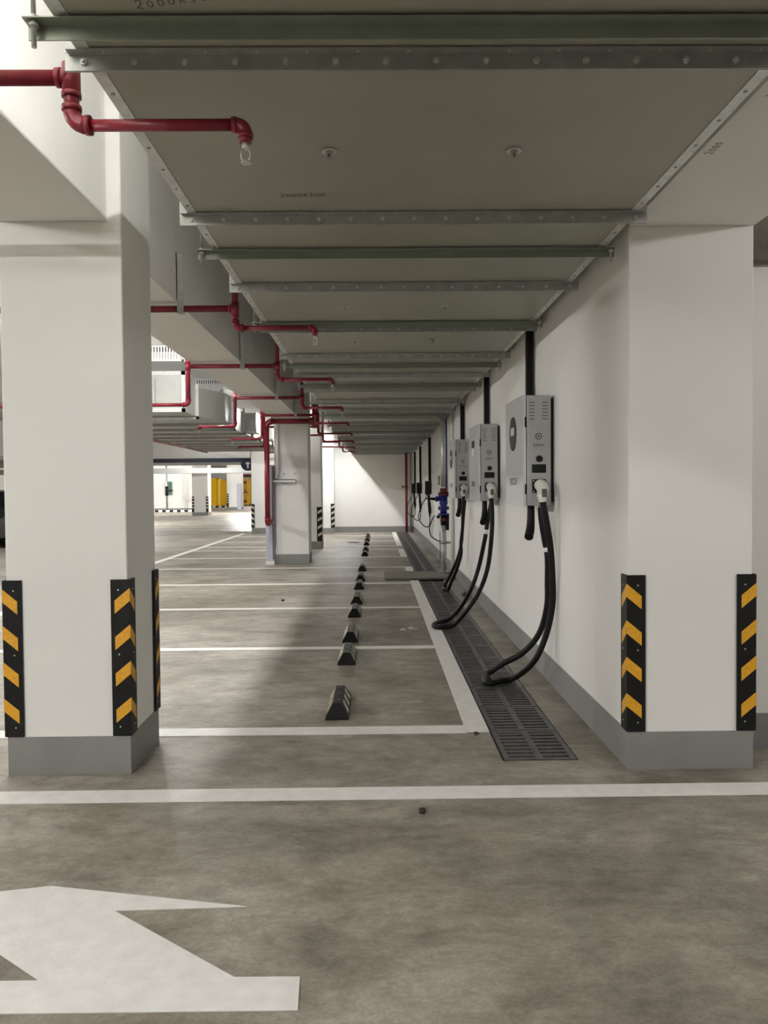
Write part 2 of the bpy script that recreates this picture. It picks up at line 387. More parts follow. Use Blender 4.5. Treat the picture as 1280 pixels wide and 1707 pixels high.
# ------------------------------------------------------------------ wheel stops
def wheel_stop(y, label):
    x0, x1, L, h = -.317, -.177, .54, .09; xc = (x0 + x1) / 2; t0 = thing('wheel_stop', (xc, y, 0), label, 'wheel stop', 'rubber wheel stops along the bays')
    bt = .016; tw = .027; e = .05
    mb = MB(); y0, y1 = y, y + L
    vs = [(x0, y0, 0), (x1, y0, 0), (x1, y1, 0), (x0, y1, 0), (x0, y0, bt), (x1, y0, bt), (x1, y1, bt), (x0, y1, bt),
          (xc - tw, y0 + e, h), (xc + tw, y0 + e, h), (xc + tw, y1 - e, h), (xc - tw, y1 - e, h)]
    mb.add(vs, [(3, 2, 1, 0), (0, 1, 5, 4), (1, 2, 6, 5), (2, 3, 7, 6), (3, 0, 4, 7), (4, 5, 9, 8), (5, 6, 10, 9), (6, 7, 11, 10), (7, 4, 8, 11), (8, 9, 10, 11)])
    mb.build('rubber_block', M['black'], t0)
    def on_side(sx, u, v):     # u along y 0..1, v up the slope 0..1
        xa = x0 if sx < 0 else x1; xb = xc + sx * tw
        ya = y0 + L * u
        lo = y0 + e * v; hi = y1 - e * v
        ya = lo + (hi - lo) * u
        return (xa + (xb - xa) * v + sx * .001, ya, bt + (h - bt) * v + .001)
    for (u0, u1, sh) in ((.10, .26, .06), (.40, .56, .06), (.70, .86, .06)):
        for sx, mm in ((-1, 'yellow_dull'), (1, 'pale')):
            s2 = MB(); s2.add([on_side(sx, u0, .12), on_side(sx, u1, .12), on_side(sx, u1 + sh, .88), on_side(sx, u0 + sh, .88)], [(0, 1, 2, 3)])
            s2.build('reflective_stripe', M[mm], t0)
    for u in (.22, .5, .78):
        MB().box(xc - .018, xc + .018, y0 + L * u - .012, y0 + L * u + .012, h - .002, h + .0015).build('bolt_recess', M['blackgloss'], t0)
    return t0
stops = [4.79, 6.30, 7.23, 8.66, 9.65, 11.1, 12.1, 13.6, 16.7, 18.0, 19.9, 21.4, 22.3, 23.4]
ord_ = ['nearest', 'second', 'third', 'fourth', 'fifth', 'sixth', 'seventh', 'eighth', 'ninth', 'tenth', 'eleventh', 'twelfth', 'thirteenth', 'rearmost']
ws0 = wheel_stop(stops[0], 'black and yellow rubber wheel stop nearest the camera')
for i, y in enumerate(stops[1:], 1):
    dup(ws0, (0, y - stops[0], 0), 'black rubber wheel stop, %s from the camera in the row' % ord_[i] if i < 13 else 'rearmost black rubber wheel stop near the end wall')

# ------------------------------------------------------------------ drain grates and cover plate
ORD = 'first second third fourth fifth sixth seventh eighth ninth tenth eleventh twelfth thirteenth fourteenth fifteenth sixteenth seventeenth eighteenth nineteenth twentieth'.split() + ['twenty-' + k for k in 'first second third fourth fifth sixth seventh eighth ninth'.split()]
def grate(y, label):
    P_ = .5; t0 = thing('drain_grate', ((GX0 + GX1) / 2, y, -.02), label, 'drain grate', 'iron drain grates in a row along the wall')
    m = MB(); z0, z1 = -.008, .004; y0, y1 = y + .006, y + P_ - .006
    m.box(GX0 + .009, GX0 + .036, y0, y1, z0, z1).box(GX1 - .036, GX1 - .009, y0, y1, z0, z1)
    xm = (GX0 + GX1) / 2; m.box(xm - .018, xm + .018, y0, y1, z0, z1)
    n = 8; pitch = (y1 - y0 - .016) / n
    for k in range(n + 1):
        yy = y0 + k * pitch
        a, b = (yy, yy + .016 + .016 * (0 < k < n))
        if k == 0: a, b = y0, y0 + .032
        elif k == n: a, b = y1 - .032, y1
        else: a, b = yy - .010 + .008, yy + .018 + .008
        m.box(GX0 + .036, xm - .018, a, b, z0, z1).box(xm + .018, GX1 - .036, a, b, z0, z1)
    m.build('iron_grid', M['iron'], t0)
    return t0
g0 = grate(GY0, 'black slotted drain grate at the near end of the row')
n_g = int((GY1 - GY0) / .5)
for k in range(1, n_g):
    y = GY0 + .5 * k
    if 12.0 < y < 13.0: continue
    if k == 1: lb = 'black slotted drain grate, second from the near end'
    elif k == 2: lb = 'black slotted drain grate, third from the near end'
    elif k == 3: lb = 'black slotted drain grate under the nearest charging cable loop'
    elif y < 12.5: lb = 'black drain grate before the steel cover plate, %s from the near end' % ORD[k]
    else: lb = 'black drain grate beyond the steel cover plate, %s past it' % ORD[k - 18]
    dup(g0, (0, .5 * k, 0), lb)
cp = thing('cover_plate', (.66, 12.7, 0), 'rusty grey steel plate laid across the drain at the valve pipe', 'cover plate')
MB().bbox(.12, 1.215, 12.22, 13.25, .005, .032, .006, 1).build('plate', M['plate'], cp)
MB().box(.15, 1.19, 12.24, 12.29, .032, .036).box(.15, 1.19, 13.17, 13.22, .032, .036).box(.12, .6, 12.3, 13.2, 0, .005).box(1.05, 1.215, 12.3, 13.2, 0, .005).build('edge_strip', M['plate'], cp)

# ------------------------------------------------------------------ main air duct
DX0, DX1, DZ0, DZ1 = -.797, 1.148, 2.58, 2.90
duct = thing('air_duct', (.16, 12, DZ0), 'long olive grey air duct running overhead to the end wall', 'duct')
MB().box(DX0, DX1, -3.0, 26.28, DZ0, DZ1).build('duct_panel', M['duct'], duct)
tr = MB()
for x0, x1 in ((DX0 - .002, DX0 + .036), (DX1 - .036, DX1 + .002)): tr.box(x0, x1, -3.0, 26.28, DZ0 - .003, DZ0 + .0)
tr.box(DX0 - .003, DX0, -3, 26.28, DZ0, DZ0 + .04).box(DX1, DX1 + .003, -3, 26.28, DZ0, DZ0 + .04)
tr.build('corner_strip', M['galv_light'], duct)
y = -.2
while y < 9:
    for x in (DX0 + .017, DX1 - .017): MB().cyl((x, y, DZ0 - .003), (x, y, DZ0 - .007), .006, n=8).build('rivet', M['galv'], duct)
    y += .19
fly = [-2.7, -1.5, -.3, .95, 2.205, 3.49, 4.67, 5.87, 7.07, 8.27, 9.45, 10.65, 11.85, 13.05, 14.25, 15.45, 16.65, 17.85, 19.05, 20.25, 21.45, 22.65, 23.85, 25.05, 26.2]
for y in fly:
    m = MB(); e = .042; a = .032; t = .004
    m.box(DX0 - .03, DX1 + .03, y, y + a, DZ0 - t - .003, DZ0 - .003)               # flat leg on the duct
    m.box(DX0 - e, DX1 + e, y + a, y + a + t, DZ0 - e - .006, DZ0)                    # upright leg, near angle
    m.box(DX0 - e, DX1 + e, y + a + .006, y + a + .01, DZ0 - e - .006, DZ0)           # far angle
    m.box(DX0 - .03, DX1 + .03, y + a + .01, y + 2 * a + .01, DZ0 - t - .003, DZ0 - .003)
    for x, s_ in ((DX0, -1), (DX1, 1)):
        xa, xb = sorted((x, x + s_ * e)); m.box(xa, xb, y + a - .001, y + a + .011, DZ0 + .0005, DZ1 + .03)
        xa, xb = sorted((x, x + s_ * .004)); m.box(xa, xb, y, y + 2 * a, DZ0, DZ1)
    far = y > 8 or y < 1
    bl = [DX0 + .01 + (DX1 - DX0 - .02) * k / 14 for k in range(15)]
    if far and y > 8 and y < 14:
        for x in bl: m.cyl((x, y + a - .005, DZ0 - .026), (x, y + a + .0, DZ0 - .026), .007, n=6)
    fo = m.build('flange', M['galv'], duct)
    if not far:
        for x in bl:
            b = MB(); b.cyl((x, y + a - .007, DZ0 - .026), (x, y + a, DZ0 - .026), .0095, n=6).cyl((x, y + a - .014, DZ0 - .026), (x, y + a - .007, DZ0 - .026), .0045, n=6)
            b.build('bolt', M['galv_light'], fo)
        b = MB()
        for x in bl[:-1]: b.cyl((x + .06, y + .013, DZ0 - .007), (x + .06, y + .013, DZ0 - .0095), .004, n=6)
        b.build('rivet_row', M['galv_light'], fo)
for y, xs in ((2.88, (-.155, .50)), (5.29, (-.19, .46)), (6.45, (-.16, .47)), (8.9, (-.16, .47)), (7.7, (-.16, .47)), (11.2, (-.16, .47)), (12.5, (-.16, .47)), (.3, (-.16, .5))):
    for x in xs:
        p = MB(); p.cyl((x, y, DZ0 - .002), (x, y, DZ0 - .005), .029, .027, n=24)
        p.build('washer_disc', M['galv_light'], duct)
        p = MB(); p.cyl((x, y, DZ0 - .005), (x, y, DZ0 - .012), .014, n=6).cyl((x, y, DZ0 - .012), (x, y, DZ0 - .034), .006, n=8)
        p.build('stud', M['galv'], duct)

# handwriting on the duct underside: strokes, up = towards the camera
G = {'2': [[(0, .8), (.2, 1), (.5, .95), (.55, .7), (.3, .4), (0, .08), (.2, .12), (.6, 0)]],
     '0': [[(.3, .8), (.05, .55), (.1, .15), (.35, .05), (.55, .35), (.5, .7), (.25, .78)]],
     'X': [[(0, .9), (.55, .1)], [(.5, 1), (.05, .1)]],
     '3': [[(.1, .95), (.45, .95), (.25, .6), (.5, .4), (.35, .05), (.05, .1)]],
     '-': [[(0, .4), (.4, .45)]]}
def scribble(s, x, y, size, adv, parent, rise=0.0, th=.0035, plane='duct'):
    m = MB()
    for i, ch in enumerate(s):
        for st in G[ch]:
            pts = [(x + (i * adv + p[0] * .8) * size, y - (p[1] + rise * i) * size * 1.0) for p in st]
            for (ax, ay), (bx, by) in zip(pts, pts[1:]):
                d = Vector((bx - ax, by - ay)); n = Vector((-d.y, d.x)).normalized() * th / 2
                z = DZ0 - .0012
                m.add([(ax - n.x, ay - n.y, z), (bx - n.x, by - n.y, z), (bx + n.x, by + n.y, z), (ax + n.x, ay + n.y, z)], [(0, 1, 2, 3)])
    return m.build('handwriting', M['ink'], parent)
scribble('2000X300', -.58, 2.035, .034, .80, duct, rise=.15, th=.0028)
scribble('2000X300', -.378, 3.325, .04, .58, duct, rise=.03, th=.0042)

# small pencilled figures on the white beam beside the duct
def scribble_along(s, x, y, size, parent, zz):
    m = MB()
    for i, ch in enumerate(s):
        for st in G[ch]:
            pts = [(x - p[1] * size, y - (i * .8 + p[0] * .8) * size) for p in st]
            for (ax, ay), (bx, by) in zip(pts, pts[1:]):
                d = Vector((bx - ax, by - ay)); n = Vector((-d.y, d.x)).normalized() * .0015
                m.add([(ax - n.x, ay - n.y, zz), (bx - n.x, by - n.y, zz), (bx + n.x, by + n.y, zz), (ax + n.x, ay + n.y, zz)], [(0, 1, 2, 3)])
    return m.build('handwriting', M['ink'], parent)
scribble_along('2000', 1.283, 3.06, .035, right_beam, 2.6368)
scribble_along('300', 1.30, 2.62, .035, right_beam, 2.6368)

# hangers under the duct
def hanger(y, label):
    x0, x1 = -.875, 1.200; t0 = thing('duct_hanger', (.16, y, 2.52), label, 'duct hanger', 'channel hangers under the long duct')
    m = MB(); zt = DZ0 - .009; zb = zt - .037
    m.box(x0, x1, y, y + .045, zt - .003, zt).box(x0, x1, y + .041, y + .046, zb, zt)
    m.build('channel', M['channel'], t0)
    for x in (x0 + .022, x1 - .022):
        MB().cyl((x, y + .02, zb - .03), (x, y + .02, CEIL), .0065, n=10).build('threaded_rod', M['galv'], t0)
        MB().cyl((x, y + .02, zt - .016), (x, y + .02, zt - .005), .013, n=6).cyl((x, y + .02, zt), (x, y + .02, zt + .011), .013, n=6).build('nut', M['galv_light'], t0)
    return t0
ORD = 'first second third fourth fifth sixth seventh eighth ninth tenth eleventh twelfth thirteenth fourteenth fifteenth sixteenth seventeenth eighteenth nineteenth twentieth'.split() + ['twenty-' + k for k in 'first second third fourth fifth sixth seventh eighth ninth'.split()]
hy = [2.05, 4.0, 5.74, 7.62, 9.05, 10.79, 12.6, 14.6, 16.2, 18.2, 20.6, 22.9, .1]
hl = ['nearest channel hanger under the duct, its rod end showing at upper left', 'second channel hanger under the duct, just past the column', 'third channel hanger under the duct, above the first charger',
      'fourth channel hanger under the duct from the camera', 'fifth channel hanger under the duct from the camera']
h0 = hanger(hy[0], hl[0])
for i, y in enumerate(hy[1:], 1):
    dup(h0, (0, y - hy[0], 0), hl[i] if i < 5 else ('%s channel hanger under the duct from the camera, far down the row' % ORD[i] if y > 1 else 'channel hanger above the viewer out of the top edge'))

# ------------------------------------------------------------------ second duct at the left
D2 = thing('branch_air_duct', (-4.0, 16, 2.63), 'pale metal air duct with flanges over the left driving lane', 'duct')
zb = 2.63
m = MB()
m.box(-5.2, -2.98, 12.7, 13.45, zb, 3.27)                                              # end box facing the camera
m.prism([(-5.2, 13.45), (-2.98, 13.45), (-2.66, 14.35), (-5.2, 14.35)], 'z', zb, 3.12)
m.box(-5.2, -2.66, 14.35, 14.95, zb, 3.12)
m.box(-5.2, -2.85, 14.95, 24.9, zb, 3.10)
m.build('duct_panel', M['duct2'], D2)
m = MB()
def frame_xz(m, x0, x1, z0, z1, y, w_=.035, t=.012):
    m.box(x0, x1, y - t, y, z0, z0 + w_).box(x0, x1, y - t, y, z1 - w_, z1).box(x0, x0 + w_, y - t, y, z0, z1).box(x1 - w_, x1, y - t, y, z0, z1)
frame_xz(m, -3.62, -2.98, zb, 3.27, 12.7, .06); m.build('end_frame', M['galv_light'], D2)
m = MB(); frame_xz(m, -3.02, -2.66, zb, 3.12, 14.35, .05); m.build('end_frame', M['galv_light'], D2)
MB().box(-3.44, -3.12, 12.685, 12.70, 2.75, 3.15).build('access_panel', M['duct2'], D2)
for y in (13.45, 14.95, 16.2, 17.4, 18.6, 19.8, 21.0, 22.2, 23.4, 24.6):
    m = MB(); xr = -2.98 if y == 13.45 else (-2.66 if y == 14.95 else -2.85)
    m.box(-5.24, xr + .045, y - .012, y, zb - .045, zb).box(xr, xr + .045, y - .012, y, zb - .045, 3.16)
    m.box(-5.2, xr, y - .045, y - .012, zb - .005, zb).box(xr, xr + .005, y - .045, y + .035, zb, 3.1)
    for k in range(12): m.cyl((-5.1 + k * .21, y - .02, zb - .025), (-5.1 + k * .21, y - .012, zb - .025), .009, n=6)
    m.build('flange', M['galv'], D2)
# outlet boxes on the right side of the second duct
for y in (17.6, 20.4):
    ob = MB(); ob.box(-2.85, -2.62, y, y + 1.0, 2.68, 3.08); ob.build('outlet_box', M['duct2'], D2)
    ob = MB()
    for yy in (y, y + .95): ob.box(-2.62, -2.6, yy, yy + .05, 2.66, 3.1)
    ob.box(-2.62, -2.6, y, y + 1, 2.66, 2.70).box(-2.62, -2.6, y, y + 1, 3.06, 3.1).build('outlet_frame', M['galv_light'], D2)
# slatted grilles above the duct
def grille(x0, x1, y, z0, z1, label):
    t0 = thing('air_grille', ((x0 + x1) / 2, y, z0), label, 'grille')
    m = MB(); frame_xz(m, x0, x1, z0, z1, y, .025, .03); m.box(x0, x1, y, y + .25, z0, z1); m.build('grille_box', M['lamp_body'], t0)
    m = MB(); n = int((x1 - x0 - .05) / .045)
    for k in range(n): m.box(x0 + .03 + k * .045, x0 + .055 + k * .045, y - .025, y - .002, z0 + .025, z1 - .025)
    m.build('slats', M['white_label'], t0)
    m = MB(); m.box(x0 + .02, x1 - .02, y - .004, y - .001, z1 - .10, z1 - .025).build('dark_slot', M['blackgloss'], t0)
grille(-3.95, -3.02, 12.8, 3.44, 3.69, 'white slatted grille at the ceiling, seen right of the near column')
grille(-3.75, -3.15, 16.6, 3.44, 3.69, 'white slatted grille farther along above the left duct')

# ------------------------------------------------------------------ red sprinkler pipes
def elbow(m, c, d1, d2, r, R=None):
    """quarter bend centred at corner c from direction d1 to d2"""
    R = R or r * 1.7; c = Vector(c); d1 = Vector(d1); d2 = Vector(d2)
    p0 = c + d1 * R; p1 = c + d2 * R; cc = c + (d1 + d2) * R
    pts = [cc - d2 * R * math.cos(t) - d1 * R * math.sin(t) for t in [PI / 2 * k / 6 for k in range(7)]]
    m.tube(pts, r, 14)
    for p, d in ((p0, d1), (p1, d2)): m.cyl(p - d * .002, p + d * .014, r * 1.14, n=14)
def head(x, y, z, t0):
    h = MB(); h.cyl((x, y, z), (x, y, z - .018), .011, n=10)
    for s_ in (-1, 1): h.tube([(x + s_ * .006, y, z - .016), (x + s_ * .014, y, z - .028), (x + s_ * .014, y, z - .045), (x + s_ * .003, y, z - .058)], .0028, 6)
    h.cyl((x, y, z - .058), (x, y, z - .061), .016, n=14)
    h.build('sprinkler_head', M['galv_light'], t0)
def sprinkler(y, label, r=.0225, x_end=-.405, left=None, zup=2.64, zlow=2.505, xr=-.965, bar=True, stub=True, leftend=-12.0):
    t0 = thing('sprinkler_pipe', (xr, y, zlow), label, 'pipe', 'red sprinkler branches')
    r2 = r * .8; m = MB()
    lx = leftend if left is None else left
    m.cyl((lx + (.03 if left else 0), y, zup), (xr - .03, y, zup), r, n=18)
    m.cyl((xr, y, zup - .03), (xr, y, zlow + .04), r, n=18)
    m.cyl((xr + .04, y, zlow), (x_end - .03, y, zlow), r2, n=18)
    if stub: m.cyl((xr, y, zup + .03), (xr, y, CEIL), r, n=14)
    m.build('pipe_run', M['red'], t0)
    f = MB(); f.cyl((xr - .045, y, zup), (xr - .028, y, zup), r * 1.28, n=16).cyl((xr - .03, y, zup), (xr, y, zup), r * 1.2, n=16)
    f.cyl((xr, y, zup - .045), (xr, y, zup + .04), r * 1.2, n=16).cyl((xr, y, zup - .06), (xr, y, zup - .045), r * 1.3, n=16)
    f.build('tee_fitting', M['red'], t0)
    f = MB(); elbow(f, (xr, y, zlow), (0, 0, 1), (1, 0, 0), r * 1.15); f.build('elbow_fitting', M['red'], t0)
    f = MB(); elbow(f, (x_end, y, zlow), (-1, 0, 0), (0, 0, -1), r2 * 1.15, r2 * 1.5); f.cyl((x_end, y, zlow - .03), (x_end, y, zlow - .055), r2 * 1.05, n=12)
    f.build('elbow_fitting', M['red'], t0)
    head(x_end, y, zlow - .055, t0)
    if left is not None:      # drop beside the beam and run under the second duct
        zl2 = 2.255; x2 = left - .50
        MB().cyl((left, y, zup + .35), (left, y, zl2 + .04), r, n=16).build('drop_pipe', M['red'], t0)
        MB().cyl((left - .04, y, zl2), (x2 + .03, y, zl2), r2, n=16).build('branch_pipe', M['red'], t0)
        f = MB(); elbow(f, (left, y, zl2), (0, 0, 1), (-1, 0, 0), r * 1.15); f.build('elbow_fitting', M['red'], t0)
        f = MB(); elbow(f, (x2, y, zl2), (1, 0, 0), (0, 0, -1), r2 * 1.15, r2 * 1.5); f.build('elbow_fitting', M['red'], t0)
        MB().cyl((left, y, zup - .045), (left, y, zup + .045), r * 1.2, n=16).build('tee_fitting', M['red'], t0)
        head(x2, y, zl2 - .03, t0)
    if bar:
        b = MB(); bx = -1.333
        b.box(bx - .022, bx + .022, y - .03, y - .026, zup - .03, 3.02).box(bx - .022, bx - .018, y - .03, y + .0, 2.70, 3.02).box(bx - .022, bx + .022, y - .03, y + .03, zup - .034, zup - .028)
        b.build('hanger_bar', M['galv'], t0)
sprinkler(2.48, 'nearest red sprinkler pipe at upper left, ending below the duct', bar=False, xr=-.912, x_end=-.387, leftend=-3.5, stub=False, zup=2.636, zlow=2.493)
sprinkler(5.60, 'second red sprinkler pipe, hung from the beam by a steel bar', x_end=-.412, xr=-.962)
sprinkler(8.16, 'third red sprinkler pipe, dropping left of the beam', x_end=-.43, left=-1.885, xr=-.985, zlow=2.5)
sprinkler(10.95, 'fourth red sprinkler pipe, dropping in front of the left duct', x_end=-.45, left=-1.9, xr=-.99, zlow=2.5)
sprinkler(13.50, 'fifth red sprinkler pipe, just before the bracket column', x_end=-.45, left=-1.9, xr=-.99, zlow=2.5)
sprinkler(15.95, 'sixth red sprinkler pipe, behind the bracket column', x_end=-.47, xr=-1.13, bar=False, zlow=2.5, left=-2.2)
sprinkler(18.4, 'seventh red sprinkler pipe, under the far duct', x_end=-.50, xr=-1.2, bar=False, zlow=2.5, left=-1.95)
sprinkler(21.1, 'eighth red sprinkler pipe, near the end wall', x_end=-.55, xr=-.95, bar=False, zlow=2.5, left=-1.95)
sprinkler(23.4, 'last red sprinkler pipe before the end wall', x_end=-.6, xr=-.95, bar=False, zlow=2.5, left=-1.95)

# big red main: over to the column and down to the hydrant cabinet
sp = thing('standpipe', (-1.95, 14.45, .76), 'thick red standpipe dropping in front of the bracket column to the hydrant cabinet', 'pipe')
r = .047
MB().cyl((-1.95, 14.45, .86), (-1.95, 14.45, 2.55), r, n=20).cyl((-1.85, 14.45, 2.62), (-1.17, 14.45, 2.62), r, n=20).cyl((-1.07, 14.45, 2.58), (-1.07, 14.45, 2.95), .06, n=16).build('pipe_run', M['red'], sp)
f = MB(); elbow(f, (-1.95, 14.45, 2.62), (0, 0, -1), (1, 0, 0), r * 1.15); f.build('elbow_fitting', M['red'], sp)
f = MB(); elbow(f, (-1.95, 14.45, .80), (0, 0, 1), (0, 1, 0), r * 1.15); f.cyl((-1.95, 14.52, .80), (-1.95, 14.965, .80), r, n=20).build('elbow_fitting', M['red'], sp)
f = MB(); f.cyl((-1.19, 14.45, 2.62), (-1.01, 14.45, 2.62), r * 1.5, n=16).cyl((-1.07, 14.45, 2.50), (-1.07, 14.45, 2.70), r * 1.5, n=16).build('tee_fitting', M['darkred'], sp)
cb = thing('hydrant_cabinet', (-1.95, 15.3, 0), 'narrow pale lilac hydrant cabinet beside the bracket column', 'cabinet')
MB().bbox(-2.06, -1.907, 14.98, 15.7, .07, 1.86, .006, 1).build('cabinet_body', M['lavender'], cb)
MB().box(-2.065, -1.906, 14.97, 15.7, 0, .07).build('plinth', M['paint'], cb)
MB().box(-1.935, -1.91, 14.97, 14.98, .1, 1.83).build('door_gap', M['grey_mark'], cb)
br = thing('wall_bracket', (-1.7, 14.8, 1.55), 'small grey steel bracket on the white column behind the standpipe', 'bracket')
MB().box(-1.92, -1.50, 14.97, 15.096, 1.575, 1.59).box(-1.92, -1.50, 14.97, 14.98, 1.535, 1.59).build('shelf', M['galv'], br)
MB().cyl((-1.52, 15.098, 1.70), (-1.52, 15.075, 1.70), .012, n=8).cyl((-1.72, 15.098, 1.70), (-1.72, 15.075, 1.70), .012, n=8).build('screw', M['grey_mark'], br)
tag(MB().tube(spline([(-1.83, 15.075, 2.66), (-1.83, 15.075, 2.2), (-1.83, 15.075, 1.85), (-1.83, 15.07, 1.72), (-1.85, 15.06, 1.66), (-1.88, 15.05, 1.61)]), .018, 10).build('conduit', M['white_label']), 'thin white conduit running down the bracket column', 'conduit')

# ------------------------------------------------------------------ EV chargers
def charger(y, label, second=False):
    X0, X1, Y1, Z0, Z1 = 1.01, 1.20, y + .62, 1.262, 2.018
    t0 = thing('ev_charger', (1.1, y + .3, Z0), label, 'charger', 'wall-mounted vehicle chargers')
    b = MB(); b.bbox(1.035, X1, y, Y1, Z0, Z1, .006, 2).build('cabinet', M['charger'], t0)
    b = MB(); b.prism([(1.030, y + .002), (1.010, y + .008), (.990, Y1), (1.030, Y1)], 'z', Z0 - .002, Z1 + .002); b.build('front_cover', M['charger_front'], t0)
    b = MB(); b.box(1.030, 1.035, y + .004, Y1 - .004, Z0 + .004, Z1 - .004).box(1.021, 1.034, y + .0005, y + .01, 1.80, 1.87).box(1.021, 1.034, y + .0005, y + .01, 1.34, 1.41).build('cover_seam', M['blackgloss'], t0)
    b = MB(); b.box(X1, RW - .001, y + .03, Y1 - .03, Z0 + .03, Z1 - .02).build('mounting_plate', M['blackgloss'], t0)
    for xa, xb in ((1.052, 1.088), (1.140, 1.180)):
        for k in range(6):
            z = 1.965 - k * .0225; MB().box(xa, xb, y - .0012, y, z, z + .006).build('vent_slot', M['grey_mark'], t0)
    b = MB(); b.cyl((1.115, y, 1.736), (1.115, y - .004, 1.736), .0225, n=24).build('lock_disc', M['grey_mark'], t0)
    b = MB(); b.cyl((1.115, y - .004, 1.736), (1.115, y - .006, 1.736), .016, n=20).build('lock_ring', M['charger'], t0)
    b = MB(); b.cyl((1.115, y - .006, 1.736), (1.115, y - .008, 1.736), .006, n=12).build('keyhole', M['blackgloss'], t0)
    text('lettering', '\u6025\u505c\u6309\u94ae', .017, (1.115, y - .0012, 1.675), (PI / 2, 0, 0), M['grey_mark'], t0, .0004, 1.1)
    b = MB(); b.cyl((1.119, y, 1.583), (1.119, y - .010, 1.583), .0225, n=24).build('stop_button', M['blackgloss'], t0)
    b = MB(); b.bbox(1.068, 1.166, y - .006, y + .004, 1.487, 1.545, .004, 2).build('card_reader', M['blackgloss'], t0)
    b = MB(); b.box(1.069, 1.164, y - .006, y, 1.350, 1.443).build('socket_plate', M['blackgloss'], t0)
    for px in (1.079, 1.154):
        for pz in (1.360, 1.433): MB().cyl((px, y - .006, pz), (px, y - .009, pz), .005, n=8).build('socket_screw', M['galv_light'], t0)
    xs = lambda yy: 1.010 - .020 * (yy - y - .008) / .612
    yc = y + .34; zc = 1.775
    if not second:
        b = MB(); n = 40
        vs = []
        for dx in (-.0005, -.005):
            for i in range(n):
                a = 2 * PI * i / n; yy = yc + .115 * math.cos(a); vs.append((xs(yy) + dx, yy, zc + .122 * math.sin(a)))
        b.add(vs, [list(range(n, 2 * n))] + [(i, (i + 1) % n, n + (i + 1) % n, n + i) for i in range(n)]).build('display_panel', M['screen'], t0)
        b = MB(); b.add([(xs(yc - .06) - .0065, yc - .06, zc + .045), (xs(yc + .06) - .0065, yc + .06, zc + .045), (xs(yc + .06) - .0065, yc + .06, zc - .012), (xs(yc - .06) - .0065, yc - .06, zc - .012)], [(0, 1, 2, 3)]).build('display_window', M['galv_light'], t0)
    else:
        b = MB(); b.bbox(xs(yc) - .008, xs(yc) + .004, yc - .07, yc + .07, 1.80, 1.87, .004, 2).build('display_panel', M['screen'], t0)
        b = MB(); b.box(xs(yc) - .006, xs(yc) + .002, yc - .06, yc + .06, 1.72, 1.79).build('display_window', M['white_label'], t0)
    text('lettering', 'EICU', .072, (xs(yc) - .0035, yc, 1.43), (PI / 2, 0, -PI / 2), M['grey_mark'], t0, .0012, 1.9)
    # hanging rubber holster under the cabinet
    b = MB(); p = spline([(1.083, y + .12, Z0 + .01), (1.083, y + .12, 1.17), (1.075, y + .10, 1.10), (1.062, y + .07, 1.06), (1.055, y + .05, 1.045)], 6)
    b.tube(p, [.024 + .007 * min(1, i / 14) for i in range(len(p))], 14).build('cable_holster', M['black'], t0)
    b = MB(); b.cyl((1.15, y + .1, Z0 + .0), (1.15, y + .1, Z0 - .028), .017, n=12).build('cable_gland', M['galv_light'], t0)
    return t0
CH = {}
CH[5.5] = charger(5.5, 'silver charger nearest the camera with a dark oval display')
CH[7.9] = charger(7.9, 'second silver charger along the wall, with a small display and white label', True)
CH[10.3] = charger(10.3, 'third silver charger along the wall, beside the valve pipe')
for i, (y, l) in enumerate(((5.5, 'black conduit rising above the nearest charger'), (7.9, 'black conduit rising above the second charger'), (10.3, 'black conduit rising above the third charger'))):
    yy = y + .70; tag(MB().bbox(1.160, 1.215, yy - .03, yy + .03, 1.9, 3.3, .008, 2).build('cable_conduit', M['black']), l, 'conduit', 'black conduits on the right wall')

def cable(root, pa, pb, y, lab_at):
    clamp = lambda p: (min(p[0], 1.203), p[1], max(p[2], .0285))
    A = [clamp(p) for p in pa]; B = [clamp(p) for p in pb]
    pts = [Vector((p.x, p.y, max(p.z, .0275))) for p in spline(A + B[1:], 8)]
    t0 = MB().tube(pts, .0215, 14).build('charging_cable', M['black'], root)
    a = pts[0]
    # ivory handle: goes into the socket, bends down to the cable
    hp = spline([(1.117, y - .008, 1.402), (1.120, y - .05, 1.400), (1.124, y - .095, 1.372), tuple(Vector(a) + Vector((-.003, 0, .035))), tuple(a)], 5)
    rr = [.036, .037, .038, .039, .040, .041, .042, .043, .043, .042, .041, .040, .039, .038, .036, .034, .032, .030, .028, .027, .026][:len(hp)]
    MB().tube(hp, rr, 16).build('plug_handle', M['plug'], t0)
    MB().bbox(a[0] - .01, a[0] + .022, a[1] - .044, a[1] - .02, a[2] + .03, a[2] + .085, .004, 1).build('latch', M['grey_mark'], t0)
    k = pts[-1 - lab_at]; k2 = pts[-3 - lab_at]
    MB().cyl(k, k2, .0235, n=14).build('cable_label', M['white_label'], t0)
cA = [(1.112, 5.36, 1.292), (1.136, 5.36, 1.164), (1.168, 5.38, 0.983), (1.185, 5.4, 0.78), (1.189, 5.42, 0.595), (1.151, 5.45, 0.379), (1.067, 5.48, 0.186), (0.939, 5.643, 0.03), (0.78, 5.557, 0.024), (0.759, 5.678, 0.024)]
cB = [(0.759, 5.678, 0.024), (0.818, 5.861, 0.03), (0.922, 5.8, 0.116), (1.043, 5.75, 0.196), (1.153, 5.7, 0.342), (1.20, 5.65, 0.541), (1.20, 5.62, 0.734), (1.195, 5.6, 0.904), (1.174, 5.6, 1.029), (1.153, 5.6, 1.163), (1.149, 5.6, 1.245)]
cable(CH[5.5], cA, cB, 5.5, 20)
